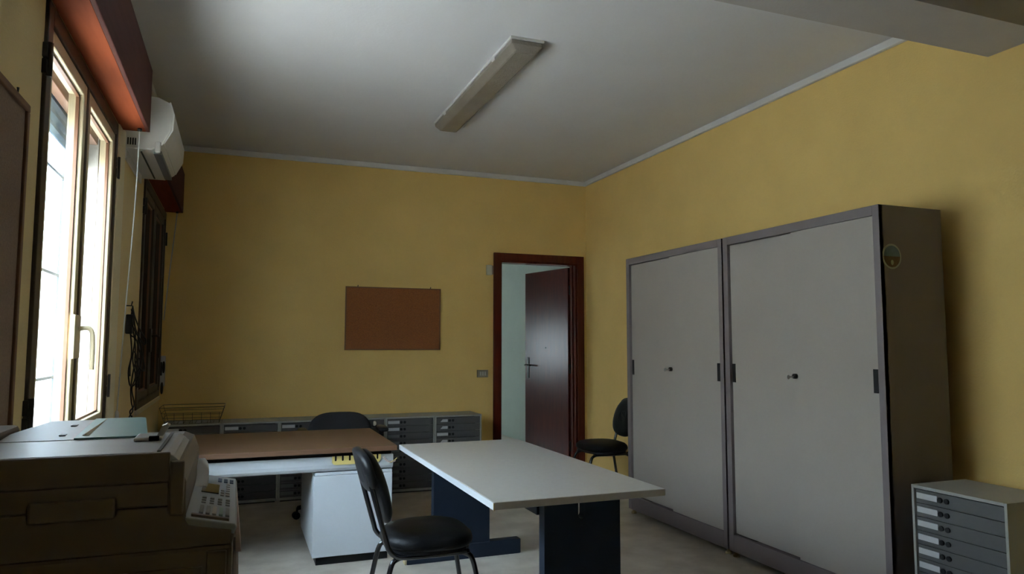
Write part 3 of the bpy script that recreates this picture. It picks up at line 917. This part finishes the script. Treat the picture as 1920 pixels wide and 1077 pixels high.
for (sc, z) in ((0.8, 0.385), (0.97, 0.392), (1.0, 0.41), (0.98, 0.432), (0.88, 0.45), (0.6, 0.458), (0.2, 0.46)):
    loops.append([P(x * sc, y * sc, z) for (x, y) in superellipse(0.235, 0.23, 3, 40)])
MB().rings(loops).build('seat', 'fabric', oc, True)
loops = []
for (sc, y_) in ((0.85, 0.245), (0.97, 0.238), (1.0, 0.222), (0.98, 0.205), (0.90, 0.192), (0.6, 0.186), (0.2, 0.184)):
    L = []
    for (x, z) in superellipse(0.262, 0.20, 3.4, 44):
        kx = 1 - 0.10 * max(0, z / 0.2)
        L.append(P(x * sc * kx, y_ - 0.35 * x * x, 0.560 + z * sc))
    loops.append(L)
MB().rings(loops).build('backrest', 'fabric', oc, True)
MB().tube(smooth_line([P(0, 0.05, 0.375), P(0, 0.24, 0.375), P(0, 0.285, 0.42), P(0, 0.262, 0.56)], 5), 0.02, 8).build('back_bracket', 'black_plastic', oc, True)
MB().lathe([(0.018, 0.0), (0.02, 0.012), (0.012, 0.02)], P(0.268, 0.19, 0.66), 12, axis=0).build('tension_knob', 'sensor', oc, True)
for s in (-1, 1):
    MB().tube(smooth_line([P(s * 0.22, 0.10, 0.39), P(s * 0.285, 0.10, 0.40), P(s * 0.30, 0.09, 0.48), P(s * 0.30, 0.03, 0.63)], 5), 0.013, 8).build('arm_post', 'black_plastic', oc, True)
    loops = []
    for (sc, z) in ((0.8, 0.625), (1.0, 0.632), (1.0, 0.648), (0.85, 0.657), (0.4, 0.660)):
        loops.append([P(s * 0.305 + x * sc, 0.0 + y * sc, z) for (x, y) in superellipse(0.035, 0.13, 3, 28)])
    MB().rings(loops).build('armrest', 'black_plastic', oc, True)

# ------------------------------------------------------------------ photocopier in the foreground
pc = thing('photocopier', 'beige multifunction copier with a teal paper tray, close at lower left', 'photocopier', (-0.25, 1.45, 0))
Y0, Y1 = 1.25, 1.66
def tilted(mb, pts_top, t):
    pass
# main body (scanner and engine): profile in X-Z, extruded along Y
bp_ = [(-0.52, 0.985), (0.000, 0.978), (0.004, 0.992), (0.0, 1.006), (-0.060, 1.018), (-0.070, 1.03), (-0.068, 1.085), (-0.078, 1.112), (-0.096, 1.120), (-0.52, 1.120)]
MB().prism(bp_, 1, Y0 + 0.004, Y1, 0.003).build('body', 'beige', pc, True)
# flat side skins leave the grooves of the real machine between them
MB().box((-0.52, Y0 - 0.002, 1.088), (-0.0925, Y0 + 0.008, 1.1325), 0.002).build('upper_side_panel', 'beige', pc, True)
sk = [(-0.52, 1.053), (-0.280, 1.053), (-0.280, 1.0705), (-0.163, 1.0705), (-0.163, 1.0525), (-0.0935, 1.0525), (-0.0935, 1.0865), (-0.52, 1.0865)]
MB().prism(sk, 1, Y0 - 0.001, Y0 + 0.008, 0.0015).build('side_door', 'beige', pc, True)
MB().box((-0.277, Y0 - 0.006, 1.038), (-0.166, Y0 + 0.008, 1.0685), 0.003).build('side_grip', 'beige', pc, True)
MB().box((-0.090, Y0 - 0.002, 1.037), (-0.071, Y0 + 0.008, 1.118), 0.002).build('front_side_panel', 'beige', pc, True)
lp = [(-0.52, 1.0505), (-0.280, 1.0505), (-0.280, 1.035), (-0.163, 1.035), (-0.163, 1.050), (-0.0935, 1.050), (-0.0935, 1.0345), (-0.071, 1.0345),
      (-0.064, 1.018), (0.0, 1.006), (0.0, 0.985), (-0.52, 0.985)]
MB().prism(lp, 1, Y0 - 0.002, Y0 + 0.006, 0.0015).build('lower_side_panel', 'beige', pc, True)
# document feeder cover with the rounded front edge
tp = [(-0.52, 1.118), (-0.52, 1.133), (-0.118, 1.133), (-0.098, 1.131), (-0.088, 1.126), (-0.080, 1.118)]
MB().prism(tp, 1, Y0 + 0.0085, Y1 - 0.14, 0.002).build('feeder_cover', 'lilac', pc, True)
MB().box((-0.112, Y0 + 0.010, 1.1325), (-0.107, Y1 - 0.142, 1.1345)).build('cover_seam', 'metal_dark', pc, True)
gd = MB()
gd.box((-0.162, 1.40, 1.133), (-0.118, 1.47, 1.139), 0.002)
gd.prism([(-0.128, 1.139), (-0.118, 1.139), (-0.108, 1.156), (-0.113, 1.159), (-0.120, 1.156)], 1, 1.42, 1.45)
gd.build('paper_guide', 'acwhite', pc, True)
MB().box((-0.138, 1.395, 1.1335), (-0.122, 1.402, 1.142), 0.001).build('guide_notch', 'metal_dark', pc, True)
MB().box((-0.52, Y1 - 0.14, 1.08), (-0.09, Y1, 1.119), 0.004).build('rear_cover', 'lilac', pc, True)
# paper tray: rigid grey root and teal extension, rising away from the camera
def tray(name, m_, a, b, ya, za, yb, zb, x_in=0.0, t=0.005, r=0.0, flare=0.0):
    mb = MB()
    if r:
        top = [(a, ya), (b + flare, ya), (b, yb - r)] + [(b - r + r * math.cos(k * PI / 12), yb - r + r * math.sin(k * PI / 12)) for k in range(1, 7)] + [(a, yb)]
    else:
        top = [(a, ya), (b, ya), (b, yb), (a + x_in, yb)]
    f = lambda y_: za + (zb - za) * (y_ - ya) / (yb - ya)
    mb.rings([[(x, y_, f(y_) - t) for (x, y_) in top], [(x, y_, f(y_)) for (x, y_) in top]], smooth=False)
    return mb.build(name, m_, pc, True)
tray('tray_root', 'lilac', -0.395, -0.252, 1.46, 1.134, 1.67, 1.148, 0.055)
tray('tray_extension', 'teal', -0.262, -0.170, 1.46, 1.1365, 1.67, 1.1505, r=0.014, flare=0.024)
tray('tray_label', 'paleyellow', -0.2525, -0.242, 1.48, 1.1385, 1.66, 1.1505, 0.012, 0.0012)
for (x, y_) in ((-0.288, 1.61), (-0.288, 1.51)):
    f = 1.134 + 0.014 * (y_ - 1.46) / 0.21
    MB().box((x - 0.005, y_ - 0.010, f - 0.001), (x + 0.005, y_ + 0.010, f + 0.0008)).build('tray_slot', 'black_plastic', pc, True)
MB().box((-0.52, 1.42, 1.12), (-0.375, 1.60, 1.150), 0.008).build('rear_hump', 'beige', pc, True)
# control panel: sloping plate with display and keys
ps = lambda x: 1.031 - (x + 0.068) * 0.22
pn = [(-0.068, ps(-0.068)), (0.005, ps(0.005)), (0.008, ps(0.005) - 0.006), (0.004, ps(0.005) - 0.016), (-0.068, ps(-0.068) - 0.012)]
cpn = MB().prism(pn, 1, Y0 + 0.002, Y1 + 0.003, 0.002).build('control_panel', 'panelgrey', pc, True)
def on_panel(name, m_, x0, x1, ya, yb, h=0.002):
    q = MB()
    q.rings([[(x0, ya, ps(x0) - 0.001), (x1, ya, ps(x1) - 0.001), (x1, yb, ps(x1) - 0.001), (x0, yb, ps(x0) - 0.001)],
             [(x0, ya, ps(x0) + h), (x1, ya, ps(x1) + h), (x1, yb, ps(x1) + h), (x0, yb, ps(x0) + h)]], smooth=False)
    o = q.build(name, m_, None)
    o.parent = cpn
    o.location = -Vector(pc.location)
    return o
on_panel('display', 'lcd', -0.054, -0.024, 1.47, 1.555)
for g in range(3):
    for r_ in range(3):
        on_panel('one_touch_key', 'keyblue', -0.028 + g * 0.011, -0.021 + g * 0.011, 1.595 + r_ * 0.013, 1.604 + r_ * 0.013)
for r_ in range(6):
    on_panel('round_key', 'keylight', -0.012, -0.005, 1.455 + r_ * 0.022, 1.467 + r_ * 0.022, 0.003)
for r_ in range(3):
    on_panel('round_key', 'keylight', -0.021, -0.015, 1.455 + r_ * 0.022, 1.465 + r_ * 0.022, 0.003)
for cc in range(4):
    for r_ in range(3):
        on_panel('number_key', 'keygrey', -0.050 + cc * 0.013, -0.043 + cc * 0.013, 1.375 + r_ * 0.020, 1.386 + r_ * 0.020)
for cc, km in enumerate(('keygrey', 'keygrey', 'keylight', 'keygreen', 'keygrey')):
    on_panel('function_key', km, -0.050 + cc * 0.010, -0.044 + cc * 0.010, 1.29, 1.345, 0.003)
on_panel('panel_bar', 'beige', -0.060, -0.004, 1.262, 1.272, 0.004)
# white curved handset-like guard at the far front of the scanner
gp = smooth_line([(-0.068, 1.66, 1.062), (-0.061, 1.63, 1.056), (-0.057, 1.58, 1.045), (-0.058, 1.52, 1.030)], 5)
gl = MB()
for a_, b_ in zip(gp, gp[1:]):
    gl.rings([[(a_.x - 0.010, a_.y, a_.z), (a_.x + 0.012, a_.y, a_.z), (a_.x + 0.012, a_.y, a_.z - 0.012), (a_.x - 0.010, a_.y, a_.z - 0.012)],
              [(b_.x - 0.010, b_.y, b_.z), (b_.x + 0.012, b_.y, b_.z), (b_.x + 0.012, b_.y, b_.z - 0.012), (b_.x - 0.010, b_.y, b_.z - 0.012)]], smooth=False)
gl.build('release_lever', 'acwhite', pc, True)
# lower body with paper cassette
MB().box((-0.52, Y0 + 0.0, 0.70), (0.003, Y1, 0.984), 0.006).build('lower_body', 'beige', pc, True)
MB().box((-0.035, Y0 - 0.003, 0.72), (-0.006, Y0 + 0.004, 0.976), 0.002).build('corner_panel', 'beige', pc, True)
MB().box((-0.50, Y0 - 0.003, 0.72), (-0.040, Y0 + 0.004, 0.955), 0.002).build('cassette_side', 'beige', pc, True)
MB().box((0.002, Y0 + 0.02, 0.74), (0.014, Y1 - 0.02, 0.90), 0.004).build('cassette_front', 'beige', pc, True)
MB().box((-0.52, Y0 + 0.01, 0.03), (0.0, Y1, 0.70), 0.006).build('stand_cabinet', 'beige', pc, True)
for x in (-0.47, -0.05):
    for y_ in (Y0 + 0.06, Y1 - 0.06):
        MB().tube([(x - 0.012, y_, 0.018), (x + 0.012, y_, 0.018)], 0.018, 12).build('castor', 'black_plastic', pc, True)
pp = MB()
pp.rings([[(0.0085, 1.52, 0.90), (0.0085, 1.62, 0.90), (0.0075, 1.62, 1.005), (0.0075, 1.52, 1.005)],
          [(0.0185, 1.52, 0.90), (0.0185, 1.62, 0.90), (0.0085, 1.62, 1.005), (0.0085, 1.52, 1.005)]], smooth=False)
pp.build('front_flap', 'pink', pc, True)['label'] = 'pale pink flap below the control panel'

# ------------------------------------------------------------------ cables on the left wall
cb = thing('cable_bundle', 'tangle of thin black cables hanging on the wall by the bright window', 'cable', (XL, 4.6, 1.5))
MB().tube([(XL, 4.58, 1.52), (XL + 0.03, 4.58, 1.52), (XL + 0.035, 4.58, 1.545)], 0.004, 8).build('hook', 'metal_dark', cb, True)
def cpath(pts):
    return smooth_line([(XL + 0.006 + a, 4.58 + b_, z) for (a, b_, z) in pts], 8)
loopsets = [
    [(0.03, 0, 1.52), (0.05, -0.03, 1.45), (0.075, 0.0, 1.38), (0.10, 0.03, 1.33), (0.095, 0.03, 1.30), (0.07, 0.0, 1.34), (0.04, -0.02, 1.40), (0.03, 0.0, 1.47), (0.045, 0.02, 1.40), (0.075, 0.03, 1.30),
     (0.10, 0.02, 1.18), (0.098, 0.0, 1.15), (0.075, -0.02, 1.18), (0.05, 0.0, 1.26), (0.03, 0.02, 1.20), (0.03, 0.02, 1.12)],
    [(0.03, 0, 1.51), (0.02, 0.03, 1.40), (0.03, 0.05, 1.25), (0.02, 0.03, 1.15), (0.035, 0.0, 1.07), (0.065, -0.03, 1.08), (0.085, -0.01, 1.15), (0.075, 0.02, 1.22), (0.05, 0.03, 1.18), (0.04, 0.0, 1.06),
     (0.045, 0.0, 0.98), (0.055, 0.0, 0.93), (0.04, 0.01, 0.90), (0.03, 0.0, 0.86), (0.05, -0.01, 0.85), (0.072, 0.0, 0.80), (0.060, 0.0, 0.83), (0.05, 0.0, 0.90)],
    [(0.03, 0, 1.50), (0.05, 0.01, 1.36), (0.045, -0.02, 1.22), (0.06, 0.0, 1.12), (0.045, 0.0, 1.05), (0.06, 0.0, 0.96), (0.04, 0.0, 0.92), (0.06, 0.02, 0.86), (0.078, 0.0, 0.79),
     (0.050, 0.0, 0.77), (0.02, 0.02, 0.80), (0.01, 0.0, 0.83), (0.04, 0.0, 0.83), (0.070, 0.0, 0.76), (0.055, 0.0, 0.71), (0.03, 0.0, 0.72), (0.025, 0.0, 0.76)],
    [(0.025, 0, 1.50), (0.035, 0.03, 1.43), (0.025, 0.0, 1.36), (0.055, 0.0, 1.33), (0.07, 0.02, 1.27), (0.09, 0.0, 1.22), (0.07, 0.0, 1.15), (0.055, 0.0, 1.2), (0.05, 0.02, 1.3), (0.03, 0.0, 1.42)],
]
for q in loopsets:
    MB().tube(cpath(q), 0.0038, 6).build('cable', 'cable', cb, True)
MB().box((XL + 0.008, 4.55, 1.36), (XL + 0.042, 4.61, 1.47), 0.006).build('cable_plug', 'cable', cb, True)

# narrow holder beside the far window
hp = thing('wall_holder', 'narrow pale wall holder with two black inserts in the far left corner', 'holder', (-0.585, YB, 0.88))
MB().box((-0.598, YB - 0.02, 0.95), (-0.560, YB, 1.205), 0.005).build('backing', 'card', hp, True)
for z in (1.06, 0.885):
    MB().prism([(p[0], p[1]) for p in superellipse(0.010, 0.05, 2.4, 18)], 1, YB - 0.035, YB - 0.004).build('insert', 'black_plastic', hp).location = Vector((-0.572 if z > 1 else -0.580, 0, z + 0.05)) - Vector((-0.585, 0, 0.88)) - Vector((0, YB, 0))
for o in hp.children:
    if o.name.startswith('insert'):
        pass

# room beyond the door: daylight comes through its own window (opening W3 in wall_left_far)
